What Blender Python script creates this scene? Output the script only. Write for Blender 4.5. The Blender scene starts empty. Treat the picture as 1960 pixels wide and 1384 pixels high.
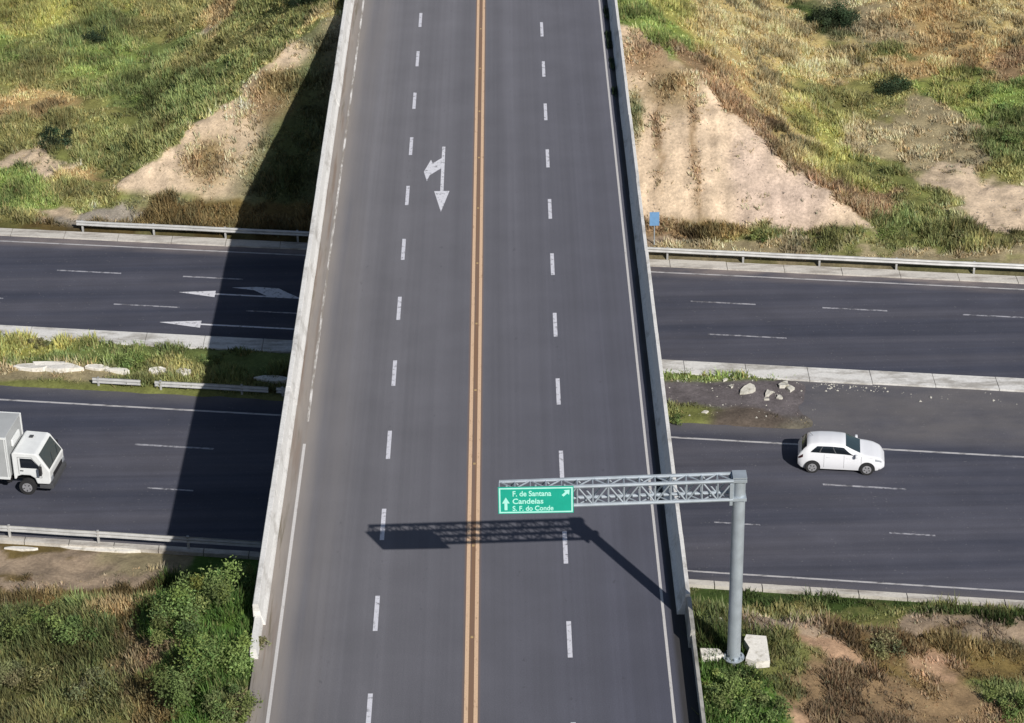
import bpy, math, random, json
import numpy as np
from mathutils import Matrix, Vector
# ---------------------------------------------------------------- camera, sky, sun, exposure
scn = bpy.context.scene
cam_d = bpy.data.cameras.new('camera'); cam = bpy.data.objects.new('camera', cam_d)
scn.collection.objects.link(cam); scn.camera = cam
cam_d.sensor_width = 36.0; cam_d.lens = 4694.22/1960*36.0; cam_d.clip_start = 1; cam_d.clip_end = 6000
R_ = (0.999836, -0.0058868, -0.0171265); U_ = (0.0178391, 0.4830998, 0.8753836); F_ = (-0.0031207, 0.8755455, -0.4831256)
cam.matrix_world = Matrix(((R_[0], U_[0], -F_[0], 1.8939), (R_[1], U_[1], -F_[1], 0.0), (R_[2], U_[2], -F_[2], 51.2368), (0, 0, 0, 1)))
SUN = Vector((0.705, -1.20, 1.0)).normalized()
w = bpy.data.worlds.new('World'); scn.world = w; w.use_nodes = True
nt = w.node_tree; bg = nt.nodes['Background']; sky = nt.nodes.new('ShaderNodeTexSky'); sky.sky_type = 'NISHITA'
sky.sun_disc = False; sky.sun_elevation = math.asin(SUN.z); sky.sun_rotation = math.atan2(SUN.x, SUN.y)
nt.links.new(sky.outputs[0], bg.inputs[0]); bg.inputs[1].default_value = 0.058
sd = bpy.data.lights.new('sun', 'SUN'); sd.energy = 4.7; sd.angle = math.radians(0.5); sd.color = (1.0, .955, .89)
so = bpy.data.objects.new('sun', sd); scn.collection.objects.link(so); so.rotation_euler = SUN.to_track_quat('Z', 'Y').to_euler(); so.location = (30, -40, 60)
scn.view_settings.view_transform = 'Standard'; scn.view_settings.look = 'None'; scn.view_settings.gamma = 1; scn.view_settings.exposure = 0.0
scn.render.resolution_x = 1024; scn.render.resolution_y = 723
random.seed(7); rng = np.random.default_rng(7)
C = scn.collection
D = json.loads(r'''{"out":[[-29.9,153.1,2.73,2.48,0.262,0.262,0.07,0.9,0.5],[-25.2,149.0,1.67,1.82,0.144,0.181,0.054,1.0,0.5],[-23.6,144.3,1.96,2.07,0.188,0.246,0.061,1.0,0.5],[-29.3,145.4,1.64,1.79,0.162,0.175,0.054,0.9,0.45],[-30.8,146.0,0.82,1.49,0.188,0.246,0.061,1.0,0.5],[-20.3,150.4,2.02,2.14,0.202,0.195,0.065,0.8,0.45],[-17.0,148.9,0.73,1.82,0.376,0.27,0.122,0.55,0.45],[-13.7,143.1,1.6,1.75,0.162,0.175,0.054,0.9,0.45],[-10.3,138.1,1.08,1.69,0.162,0.175,0.054,0.9,0.45],[-9.2,135.7,0.3,0.66,0.445,0.352,0.15,0.8,0.55],[-9.9,134.3,0.24,0.44,0.445,0.352,0.15,0.8,0.55],[-11.1,135.0,1.22,1.38,0.162,0.175,0.054,0.9,0.45],[-20.6,144.2,1.63,1.78,0.144,0.181,0.054,1.0,0.5],[-17.4,141.8,1.6,1.75,0.202,0.195,0.065,0.8,0.45],[-18.0,137.1,1.56,1.7,0.144,0.181,0.054,1.0,0.5],[-21.2,138.8,1.58,1.44,0.144,0.181,0.054,1.0,0.5],[-26.8,141.7,1.93,1.46,0.202,0.195,0.065,0.8,0.45],[-27.6,138.5,1.89,1.15,0.376,0.27,0.122,0.55,0.45],[-24.4,136.4,1.56,1.42,0.202,0.195,0.065,0.8,0.45],[-27.7,135.2,1.55,1.41,0.202,0.195,0.065,0.8,0.45],[-21.6,134.6,1.23,1.4,0.162,0.175,0.054,0.9,0.45],[-26.4,131.2,1.06,0.77,0.552,0.434,0.305,0.05,0.25],[-24.7,129.8,0.9,0.44,0.604,0.474,0.342,0.008,0.2],[-23.3,129.0,0.75,0.43,0.376,0.27,0.122,0.55,0.45],[-22.2,131.4,1.21,1.1,0.162,0.175,0.054,0.9,0.45],[-26.3,126.9,1.77,1.34,0.188,0.246,0.061,1.0,0.5],[-23.6,126.8,1.18,0.8,0.202,0.195,0.065,0.8,0.45],[-24.1,124.4,0.73,0.42,0.552,0.434,0.305,0.05,0.25],[-21.9,123.5,1.15,0.42,0.305,0.27,0.223,0.08,0.2],[-26.4,124.0,1.45,0.63,0.202,0.195,0.065,0.8,0.45],[-15.1,140.2,1.26,1.44,0.202,0.195,0.065,0.8,0.45],[-18.1,123.0,3.46,0.42,0.162,0.117,0.042,0.95,0.5],[-26.9,147.1,0.99,1.2,0.144,0.181,0.054,1.0,0.5],[-17.3,145.6,0.39,1.19,0.552,0.434,0.305,0.05,0.25],[9.4,134.6,1.37,2.21,0.188,0.246,0.061,1.0,0.5],[11.8,138.0,1.25,1.7,0.262,0.262,0.07,0.9,0.5],[13.6,137.2,1.25,1.99,0.445,0.352,0.15,0.8,0.55],[17.2,144.9,1.97,2.39,0.445,0.352,0.15,0.8,0.55],[18.5,141.8,1.94,2.06,0.445,0.352,0.15,0.8,0.55],[22.6,148.1,1.01,1.22,0.054,0.089,0.019,1.0,0.5],[24.2,148.1,1.35,1.53,0.314,0.262,0.156,0.35,0.35],[26.2,145.4,1.33,1.21,0.314,0.262,0.156,0.35,0.35],[29.2,147.7,2.35,1.83,0.376,0.27,0.122,0.55,0.45],[32.5,147.6,2.02,2.45,0.445,0.352,0.15,0.8,0.55],[25.3,143.8,1.32,0.72,0.162,0.175,0.054,0.9,0.45],[14.6,133.9,1.23,1.39,0.376,0.27,0.122,0.55,0.45],[12.3,131.8,0.75,0.82,0.246,0.168,0.093,0.75,0.4],[14.1,128.5,0.71,0.97,0.246,0.168,0.093,0.75,0.4],[16.0,126.4,0.7,1.17,0.246,0.168,0.093,0.75,0.4],[17.8,123.2,0.69,1.31,0.246,0.168,0.093,0.75,0.4],[19.3,121.0,0.69,1.04,0.246,0.168,0.093,0.75,0.4],[17.0,133.2,1.38,1.95,0.445,0.352,0.15,0.8,0.55],[19.1,132.1,1.38,1.39,0.262,0.262,0.07,0.9,0.5],[21.7,135.7,1.88,1.43,0.202,0.195,0.065,0.8,0.45],[18.4,126.0,1.03,1.34,0.445,0.352,0.15,0.8,0.55],[20.2,126.2,1.33,1.35,0.262,0.262,0.07,0.9,0.5],[23.6,131.2,1.83,1.39,0.314,0.262,0.156,0.35,0.35],[25.8,133.9,1.24,1.13,0.314,0.262,0.156,0.35,0.35],[26.4,129.7,1.52,1.38,0.314,0.262,0.156,0.35,0.35],[22.9,126.3,1.34,1.08,0.162,0.175,0.054,0.9,0.45],[25.4,126.9,0.89,0.81,0.552,0.434,0.305,0.05,0.25],[30.0,142.7,1.97,1.49,0.376,0.27,0.122,0.55,0.45],[32.4,141.6,0.98,1.18,0.246,0.168,0.093,0.75,0.4],[30.5,135.9,1.58,2.0,0.188,0.246,0.061,1.0,0.5],[31.1,131.4,1.23,2.51,0.144,0.181,0.054,1.0,0.5],[29.3,136.6,0.95,1.44,0.262,0.262,0.07,0.9,0.5],[30.0,126.5,0.89,0.81,0.202,0.195,0.065,0.8,0.45],[28.6,123.4,1.9,1.49,0.604,0.474,0.342,0.008,0.2],[24.8,123.4,1.17,1.06,0.162,0.175,0.054,0.9,0.45],[22.2,123.3,1.02,1.06,0.246,0.168,0.093,0.75,0.4],[21.0,120.5,1.14,0.62,0.246,0.168,0.093,0.75,0.4],[16.4,119.9,1.99,0.72,0.162,0.175,0.054,0.9,0.45],[12.1,120.4,1.43,0.62,0.162,0.117,0.042,0.95,0.5],[10.4,120.0,1.14,0.52,0.246,0.168,0.093,0.75,0.4],[19.1,119.4,1.42,0.72,0.162,0.175,0.054,0.9,0.45],[22.7,120.3,1.14,0.73,0.144,0.181,0.054,1.0,0.5],[24.8,119.4,1.71,0.83,0.162,0.175,0.054,0.9,0.45],[27.8,118.8,1.7,0.62,0.202,0.195,0.065,0.8,0.45],[9.5,118.9,1.13,0.31,0.332,0.254,0.181,0.15,0.3],[14.8,118.5,3.39,0.26,0.314,0.262,0.156,0.35,0.35],[24.5,117.3,4.21,0.26,0.314,0.262,0.156,0.35,0.35],[-18.7,90.3,1.82,0.5,0.162,0.117,0.042,0.95,0.5],[-18.4,88.4,1.57,0.61,0.332,0.254,0.181,0.15,0.3],[-15.8,87.5,1.33,0.61,0.332,0.254,0.181,0.15,0.3],[-14.8,88.6,0.9,0.49,0.314,0.262,0.156,0.35,0.35],[-19.7,86.7,1.32,0.4,0.162,0.117,0.042,0.95,0.5],[-16.3,86.3,1.76,0.32,0.162,0.117,0.042,0.95,0.5],[-17.4,78.2,1.2,1.1,0.144,0.181,0.054,1.0,0.5],[-15.0,76.7,0.99,1.08,0.144,0.181,0.054,1.0,0.5],[-12.8,75.2,0.48,0.88,0.162,0.117,0.042,0.95,0.5],[-13.4,76.9,1.57,0.25,0.376,0.27,0.122,0.55,0.45],[-12.1,72.5,0.57,1.37,0.246,0.168,0.093,0.75,0.4],[-10.7,74.4,0.86,1.74,0.08,0.156,0.025,1.0,0.6],[-11.0,86.2,0.99,1.2,0.08,0.156,0.025,1.0,0.6],[-9.3,71.1,0.92,2.02,0.08,0.156,0.025,1.0,0.6],[-15.6,73.9,1.35,1.4,0.162,0.175,0.054,0.9,0.45],[-16.4,72.7,1.14,1.04,0.202,0.195,0.065,0.8,0.45],[-13.3,71.5,0.93,1.19,0.162,0.175,0.054,0.9,0.45],[-11.1,70.0,0.55,1.0,0.162,0.117,0.042,0.95,0.5],[-8.0,68.8,0.36,1.31,0.144,0.181,0.054,1.0,0.5],[-7.5,69.7,0.18,1.99,0.314,0.262,0.156,0.35,0.35],[-14.1,74.5,0.77,1.05,0.144,0.181,0.054,1.0,0.5],[10.6,85.3,1.32,0.32,0.054,0.089,0.019,1.0,0.5],[15.0,85.1,2.2,0.32,0.054,0.089,0.019,1.0,0.5],[19.2,84.4,2.19,0.32,0.162,0.175,0.054,0.9,0.45],[21.9,83.7,1.31,0.32,0.054,0.089,0.019,1.0,0.5],[9.5,84.7,0.44,0.4,0.202,0.195,0.065,0.8,0.45],[11.2,74.0,0.96,0.28,0.332,0.254,0.181,0.15,0.3],[14.1,83.6,1.3,0.28,0.202,0.195,0.065,0.8,0.45],[8.4,73.0,0.38,0.69,0.144,0.181,0.054,1.0,0.5],[9.7,72.6,0.66,0.69,0.144,0.181,0.054,1.0,0.5],[11.2,72.4,0.47,0.86,0.162,0.175,0.054,0.9,0.45],[9.8,69.5,0.92,0.83,0.08,0.156,0.025,1.0,0.6],[9.0,68.1,0.9,0.98,0.08,0.156,0.025,1.0,0.6],[12.4,73.0,0.86,0.28,0.402,0.262,0.168,0.03,0.2],[13.8,72.8,0.76,0.35,0.402,0.262,0.168,0.03,0.2],[17.5,74.0,0.87,0.35,0.402,0.262,0.168,0.03,0.2],[17.1,73.2,0.77,0.28,0.402,0.262,0.168,0.03,0.2],[15.6,73.1,0.96,0.42,0.162,0.117,0.042,0.95,0.5],[14.7,74.3,1.16,0.28,0.122,0.08,0.034,0.7,0.45],[21.1,82.5,1.94,0.35,0.332,0.254,0.181,0.15,0.3],[15.3,71.4,1.7,1.03,0.246,0.168,0.093,0.75,0.4],[12.9,70.2,0.93,1.01,0.246,0.168,0.093,0.75,0.4],[19.3,74.1,1.17,0.89,0.162,0.117,0.042,0.95,0.5],[18.0,71.2,1.14,0.69,0.246,0.168,0.093,0.75,0.4],[19.5,71.8,0.57,0.87,0.144,0.181,0.054,1.0,0.5],[11.5,69.0,0.26,0.73,0.402,0.262,0.168,0.03,0.2],[17.8,82.2,1.29,0.19,0.122,0.08,0.034,0.7,0.45]],"face":[[15.1,126.0,7.32,7.98,0.604,0.474,0.342,0.008,0.2],[-18.4,126.5,7.33,10.66,0.552,0.434,0.305,0.05,0.25],[10.9,128.6,1.24,1.29,0.162,0.117,0.042,0.95,0.5],[9.2,130.7,1.34,0.87,0.246,0.168,0.093,0.75,0.4],[8.5,127.2,0.38,1.17,0.054,0.089,0.019,1.0,0.5],[11.8,126.0,0.15,3.98,0.246,0.168,0.093,0.75,0.4],[9.9,125.6,0.15,2.39,0.246,0.168,0.093,0.75,0.4],[14.9,123.2,1.44,2.62,0.552,0.434,0.361,0.02,0.2],[16.8,121.7,1.72,1.3,0.552,0.434,0.361,0.02,0.2],[13.2,124.2,0.58,4.74,0.604,0.474,0.342,0.008,0.2],[8.1,124.9,0.87,6.35,0.604,0.474,0.342,0.008,0.2],[9.7,123.3,0.87,3.15,0.604,0.474,0.342,0.008,0.2],[14.2,129.2,1.19,1.62,0.604,0.474,0.342,0.008,0.2],[10.9,124.4,0.87,3.17,0.604,0.474,0.342,0.008,0.2],[-15.6,127.3,1.0,1.18,0.162,0.117,0.042,0.95,0.5],[-16.3,124.1,2.9,0.69,0.162,0.175,0.054,0.9,0.45],[-12.1,131.4,1.14,1.3,0.162,0.117,0.042,0.95,0.5],[-12.6,130.0,1.34,0.97,0.246,0.168,0.093,0.75,0.4],[-11.4,132.8,0.9,0.66,0.604,0.474,0.342,0.008,0.2],[-19.0,126.3,1.46,1.6,0.604,0.474,0.342,0.008,0.2],[-15.6,129.4,1.78,1.35,0.552,0.434,0.305,0.05,0.25],[-18.0,129.1,1.19,1.35,0.552,0.434,0.305,0.05,0.25],[-13.6,134.6,1.22,0.83,0.604,0.474,0.342,0.008,0.2],[-13.5,128.6,0.74,1.34,0.552,0.434,0.305,0.05,0.25],[-10.8,128.3,1.77,5.9,0.054,0.089,0.019,1.0,0.5],[-11.8,125.4,1.75,3.18,0.054,0.089,0.019,1.0,0.5],[-20.4,125.3,0.87,0.64,0.604,0.474,0.342,0.008,0.2],[-18.5,127.6,1.18,0.75,0.604,0.474,0.342,0.008,0.2],[-16.5,129.2,1.19,0.86,0.604,0.474,0.342,0.008,0.2],[-14.9,131.7,0.9,0.87,0.604,0.474,0.342,0.008,0.2],[-13.4,132.9,0.9,0.99,0.604,0.474,0.342,0.008,0.2],[-11.7,133.0,0.75,0.77,0.604,0.474,0.342,0.008,0.2]],"med":[[-22.9,108.6,1.57,0.47,0.262,0.262,0.07,0.9,0.5],[-18.9,107.9,1.82,0.47,0.144,0.181,0.054,1.0,0.5],[-17.4,106.6,0.77,0.84,0.188,0.246,0.061,1.0,0.5],[-20.7,105.8,2.82,0.42,0.314,0.262,0.156,0.35,0.35],[-22.3,104.8,1.52,0.28,0.162,0.175,0.054,0.9,0.45],[-15.1,106.4,1.55,0.47,0.202,0.195,0.065,0.8,0.45],[-12.3,106.9,1.55,0.66,0.144,0.181,0.054,1.0,0.5],[-15.9,104.6,1.52,0.37,0.162,0.175,0.054,0.9,0.45],[10.7,104.5,2.05,0.37,0.188,0.246,0.061,1.0,0.5],[10.8,102.9,1.77,0.83,0.138,0.122,0.127,0.03,0.15],[12.0,100.5,0.7,0.41,0.122,0.098,0.08,0.12,0.2],[9.7,101.0,1.0,0.45,0.162,0.175,0.054,0.9,0.45],[15.1,103.1,1.52,0.37,0.138,0.122,0.127,0.03,0.15]],"sh":[[-25.14,133.01,-6.97,0.85,0.9,0,"small dark round shrub standing alone on the pale dirt of the left bank"],[-24.8,148.36,-6.51,0.7,0.7,0,"dark green shrub in the bright grass near the top left corner"],[-10.56,139.09,-0.94,0.9,0.9,0,"dark shrub touching the bridge shadow at the top of the left bank"],[-30.26,144.59,-6.53,0.9,0.8,1,"bright green bush at the left edge of the upper bank"],[-20.92,138.45,-6.62,0.6,0.5,1,"low green bush just above the ridge of the left dirt slope"],[22.31,147.45,-6.0,1.15,1.2,0,"largest dark green shrub near the top of the dry right hillside"],[24.73,137.66,-6.5,0.95,0.6,0,"flat dark shrub in the middle of the dry right hillside"],[23.76,143.17,-6.1,0.6,0.45,2,"low olive shrub beside the largest shrub of the right hillside"],[29.69,136.44,-6.42,0.8,0.8,1,"upper bright green bush near the right edge of the hillside"],[30.92,133.96,-6.65,1.0,0.9,1,"broad bright green bush at the right edge of the hillside"],[30.73,130.39,-6.75,0.8,0.8,3,"lower green bush at the right edge, above the sandy patch"],[15.0,119.11,-7.22,0.55,0.5,3,"green bush right of the blue road sign at the foot of the right slope"],[21.81,119.34,-7.22,0.6,0.55,1,"bright green bush behind the guardrail below the brown ditch"],[18.26,119.21,-7.27,0.45,0.4,2,"small olive bush behind the guardrail at the end of the dirt face"],[25.69,118.86,-7.41,0.6,0.5,2,"olive bush behind the guardrail below the sandy patch"],[-17.37,106.66,-7.41,0.75,0.75,1,"green bush in the median between the white slabs"],[-22.31,108.78,-7.37,0.5,0.5,2,"olive bush in the median at the concrete strip"],[-13.39,106.57,-7.39,0.55,0.6,3,"bush in the median at the edge of the bridge shadow"],[9.3,100.24,-7.45,0.4,0.4,3,"small green bush on the gravel island beside the bridge"],[-9.73,74.8,-0.35,1.3,1.9,1,"tall bright green bush at the head of the bank beside the bridge end"],[-10.4,86.86,-7.48,1.0,1.6,1,"bright green bush rising against the left end of the bridge"],[-10.69,73.67,-0.7,1.2,1.5,3,"green bush at the left side of the thicket by the bridge end"],[-8.88,71.21,-0.13,1.3,1.6,1,"broad green bush in the middle of the thicket beside the deck"],[-9.73,69.44,-0.39,1.2,1.4,3,"dark green bush at the bottom of the thicket"],[-8.22,68.16,-0.14,0.9,1.1,3,"bush beside the road verge at the bottom edge"],[-7.69,72.14,-0.14,0.45,0.5,2,"pale green sprig of bush leaning onto the left barrier end"],[-16.84,77.64,-2.9,1.1,1.0,3,"green bush on the crest of the lower left bank"],[-14.73,76.04,-2.3,1.0,0.9,3,"second bush from the left on the crest of the lower left bank"],[-16.57,74.18,-2.95,1.1,0.8,2,"olive bush near the lower left corner"],[-13.56,72.16,-2.0,1.0,0.8,2,"olive bush at the bottom between the thicket and the left corner"],[9.08,68.36,-0.21,1.0,0.9,3,"green bush below the foot of the sign gantry, near the barrier"],[10.08,68.32,-0.55,0.9,0.8,3,"green bush at the bottom edge right of the gantry foot"],[8.62,69.32,-0.14,0.6,0.6,1,"small green bush between the roadside barrier and gantry foot"],[9.61,70.19,-0.35,0.5,0.45,3,"low bush growing around the foot of the gantry pole"],[8.48,73.11,-0.14,0.5,0.45,0,"dark bush beside the right end of the bridge barrier"],[19.5,71.77,-3.12,0.9,0.8,3,"green bush at the bottom right corner"],[15.07,73.83,-1.9,0.8,0.5,2,"low dark olive bush above the orange dirt on the right bank"]],"pts":{"slabA":[10.25,71.59,-0.61],"slabB":[8.51,71.0,-0.14],"stone":[9.08,73.39,-0.25],"sign":[9.27,119.03,-7.38]},"rub":[[11.87,103.97,-7.39],[12.12,103.24,-7.33],[12.88,102.78,-7.32],[13.82,102.54,-7.41],[13.67,102.04,-7.41],[14.66,103.38,-7.41],[14.93,103.06,-7.43],[10.68,100.94,-7.43],[14.34,102.19,-7.42],[17.67,102.09,-7.61]],"medsl":[[-22.29,106.28,-7.34],[-21.04,106.25,-7.35],[-18.96,106.17,-7.35],[-18.04,105.87,-7.37],[-15.93,105.72,-7.39],[-14.64,105.49,-7.35],[-10.26,104.72,-7.36],[-20.07,90.1,-7.44],[-16.78,90.17,-7.55]],"arr":{"deckshaft":[[-1.93,115.86],[-1.72,115.85],[-1.7,110.37],[-1.88,110.38]],"deckhead":[[-2.16,110.39],[-1.44,110.36],[-1.76,108.27],[-1.84,108.27]],"deckbr":[[-1.88,114.48],[-2.42,113.86],[-2.6,114.38],[-2.87,112.85],[-2.68,111.46],[-2.54,112.27],[-1.85,113.0]]}}''')
# ---------------------------------------------------------------- terrain shape
ZL=-7.5
def _h(ix,iy,s):
    n=(ix.astype(np.int64)*374761393+iy.astype(np.int64)*668265263+s*1442695041)&0x7fffffff
    n=((n^(n>>13))*1274126177)&0x7fffffff
    return ((n^(n>>16))&0xffff)/65535.0
def vn(x,y,s=0):
    ix=np.floor(x);iy=np.floor(y);fx=x-ix;fy=y-iy
    fx=fx*fx*(3-2*fx);fy=fy*fy*(3-2*fy)
    a=_h(ix,iy,s);b=_h(ix+1,iy,s);c=_h(ix,iy+1,s);d=_h(ix+1,iy+1,s)
    return (a+(b-a)*fx)*(1-fy)+(c+(d-c)*fx)*fy-.5
def fbm(x,y,s=0,o=4):
    r=0;a=1.
    for i in range(o):
        r=r+a*vn(x*2**i+17.3*i,y*2**i-9.1*i,s+i);a*=.5
    return r
def sst(a,b,x):
    t=np.clip((x-a)/(b-a),0,1);return t*t*(3-2*t)
def smax(a,b,k):
    h=np.clip(.5+.5*(a-b)/k,0,1);return b+(a-b)*h+k*h*(1-h)
def smin(a,b,k): return -smax(-a,-b,k)
def terr(X,Y):
    X=np.asarray(X,float);Y=np.asarray(Y,float);c=Y+.146*X
    ax=np.abs(X)
    # north bank: spill-through face, approach side slopes, natural ground
    F=-7.0+(c-122.5)*.62
    S=-.12-(ax-9.3)*np.where(X>0,.58,.58)
    G=-7.3+.05*(c-122)+1.5*sst(125,170,c)*fbm(X*.05,Y*.05,5,2)
    E=smin(smin(F,S,.25),-.12+0*X,.2)
    N=smax(E,G,.7)
    N=np.where(c>119.2,np.maximum(N,-7.42),-7.6)
    t=sst(118.9,119.6,c); N=N*t+(-7.6)*(1-t)
    # south bank
    Fs=-7.35+(np.where(X>0,83.0,81.3)-c)*.95
    Ss=-.12-(ax-9.0)*np.where(X>0,.30,.38)
    Gs=-5.2+0*X
    Es=smin(smin(Fs,Ss,.5),-.12+0*X,.2)
    Es=np.where(c<86,smax(Es,smin(Fs,Gs,.5),.6),Es)
    toe=-7.6+.25*sst(88.2,86.5,c)
    Sd=np.maximum(Es,toe)
    z=np.where(c>104,N,Sd)
    # relief away from carriageways and deck approach
    off=sst(119.6,121.5,c)+sst(87.2,85.5,c)
    off=off*np.where((c>104)|(c<90),1,0)*np.clip((ax-8.4)/2.0,0,1)
    z=z+off*(fbm(X*.35,Y*.35,11,3)*.42+fbm(X*1.3,Y*1.3,31,2)*.14)
    # under the road sheets stay low
    z=np.where((ax<8.7)&((c>104)|(c<92)),np.minimum(z,-.14),z)
    med=sst(101.2,101.9,c)*sst(106.6,105.9,c)*sst(17.5,13.5,X)
    z=np.where((c>95)&(c<112),-7.6+med*(.22+.12*fbm(X*.8,Y*.8,3,3)),z)
    return z

# ---------------------------------------------------------------- helpers
def mesh(name, verts, faces, mat=None, parent=None, smooth=False, loc=None):
    me = bpy.data.meshes.new(name); me.from_pydata([tuple(v) for v in verts], [], faces); me.update()
    o = bpy.data.objects.new(name, me); C.objects.link(o)
    if mat is not None: me.materials.append(mat)
    if smooth: me.polygons.foreach_set('use_smooth', [True]*len(me.polygons))
    if parent is not None: o.parent = parent
    if loc is not None: o.location = loc
    return o
def bigmesh(name, V, F, mat, attrs=None):
    """V (n,3), F (m,k) numpy"""
    me = bpy.data.meshes.new(name); n = len(V); m, k = F.shape
    me.vertices.add(n); me.vertices.foreach_set('co', V.astype(np.float32).ravel())
    me.loops.add(m*k); me.loops.foreach_set('vertex_index', F.astype(np.int32).ravel())
    me.polygons.add(m); me.polygons.foreach_set('loop_start', np.arange(m, dtype=np.int32)*k)
    me.polygons.foreach_set('loop_total', np.full(m, k, np.int32)); me.update(calc_edges=True)
    for an, arr in (attrs or {}).items():
        if arr.ndim == 2:
            a = me.color_attributes.new(an, 'FLOAT_COLOR', 'POINT'); a.data.foreach_set('color', np.hstack([arr, np.ones((n, 1))]).astype(np.float32).ravel())
        else:
            a = me.attributes.new(an, 'FLOAT', 'POINT'); a.data.foreach_set('value', arr.astype(np.float32))
    me.materials.append(mat); o = bpy.data.objects.new(name, me); C.objects.link(o); return o
class MB:
    def __init__(s): s.v = []; s.f = []
    def box(s, x0, y0, z0, x1, y1, z1):
        b = len(s.v); s.v += [(x, y, z) for z in (z0, z1) for y in (y0, y1) for x in (x0, x1)]
        s.f += [tuple(b+i for i in q) for q in ((0, 2, 3, 1), (4, 5, 7, 6), (0, 1, 5, 4), (2, 6, 7, 3), (0, 4, 6, 2), (1, 3, 7, 5))]; return s
    def bar(s, a, c, r, n=8, r2=None):
        a = Vector(a); c = Vector(c); d = (c-a).normalized(); u = d.orthogonal().normalized(); v = d.cross(u); b = len(s.v); r2 = r if r2 is None else r2
        for p, q in ((a, r), (c, r2)):
            for i in range(n):
                t = 2*math.pi*i/n; s.v.append(tuple(p+(u*math.cos(t)+v*math.sin(t))*q))
        for i in range(n): j = (i+1) % n; s.f.append((b+i, b+j, b+n+j, b+n+i))
        s.f.append(tuple(b+i for i in range(n))[::-1]); s.f.append(tuple(b+n+i for i in range(n))); return s
    def prism(s, pts, z0, z1, jit=0):
        b = len(s.v); n = len(pts)
        s.v += [(x, y, z0) for x, y in pts]+[(x, y, z1+random.uniform(-jit, jit)) for x, y in pts]
        s.f.append(tuple(b+i for i in range(n))[::-1]); s.f.append(tuple(b+n+i for i in range(n)))
        for i in range(n): j = (i+1) % n; s.f.append((b+i, b+j, b+n+j, b+n+i))
        return s
    def sheet(s, pts, z=0):
        b = len(s.v); s.v += [(p[0], p[1], z if len(p) < 3 else p[2]) for p in pts]; s.f.append(tuple(b+i for i in range(len(pts)))); return s
    def sweep(s, prof, path, closed=True):
        """prof: list (side, up); path: list of (x,y,z); side = right of direction in plan"""
        n = len(prof); b = len(s.v)
        for i, p in enumerate(path):
            q = path[min(i+1, len(path)-1)]; o = path[max(i-1, 0)]; d = Vector((q[0]-o[0], q[1]-o[1], 0)).normalized(); r = Vector((d.y, -d.x, 0))
            for a, h in prof: s.v.append((p[0]+r.x*a, p[1]+r.y*a, p[2]+h))
        for i in range(len(path)-1):
            for k in range(n if closed else n-1):
                k2 = (k+1) % n; s.f.append((b+i*n+k, b+i*n+k2, b+(i+1)*n+k2, b+(i+1)*n+k))
        if closed:
            s.f.append(tuple(b+k for k in range(n))); s.f.append(tuple(b+(len(path)-1)*n+k for k in range(n))[::-1])
        return s
    def build(s, name, mat, parent=None, smooth=False, fix=True, bev=0):
        o = mesh(name, s.v, s.f, mat, parent, smooth)
        if fix:
            import bmesh
            bm = bmesh.new(); bm.from_mesh(o.data); bmesh.ops.recalc_face_normals(bm, faces=bm.faces)
            if bev: bmesh.ops.bevel(bm, geom=bm.edges[:], offset=bev, segments=2, affect='EDGES', profile=.6)
            bm.to_mesh(o.data); bm.free()
        return o
def tag(o, label=None, cat=None, group=None, kind=None):
    for k, v in (('label', label), ('category', cat), ('group', group), ('kind', kind)):
        if v: o[k] = v
    return o
def thing(name, label, cat, loc=(0, 0, 0), rz=0, group=None):
    o = bpy.data.objects.new(name, None); C.objects.link(o); o.location = loc; o.rotation_euler = (0, 0, rz); o.empty_display_size = .3
    return tag(o, label, cat, group)
def dup(root, loc, rz, label, group=None):
    r = root.copy(); C.objects.link(r); r.location = loc; r.rotation_euler = (0, 0, rz); r['label'] = label
    if group: r['group'] = group
    for ch in root.children:
        c = ch.copy(); C.objects.link(c); c.parent = r
        for g in ch.children:
            d = g.copy(); C.objects.link(d); d.parent = c
    return r
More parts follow.
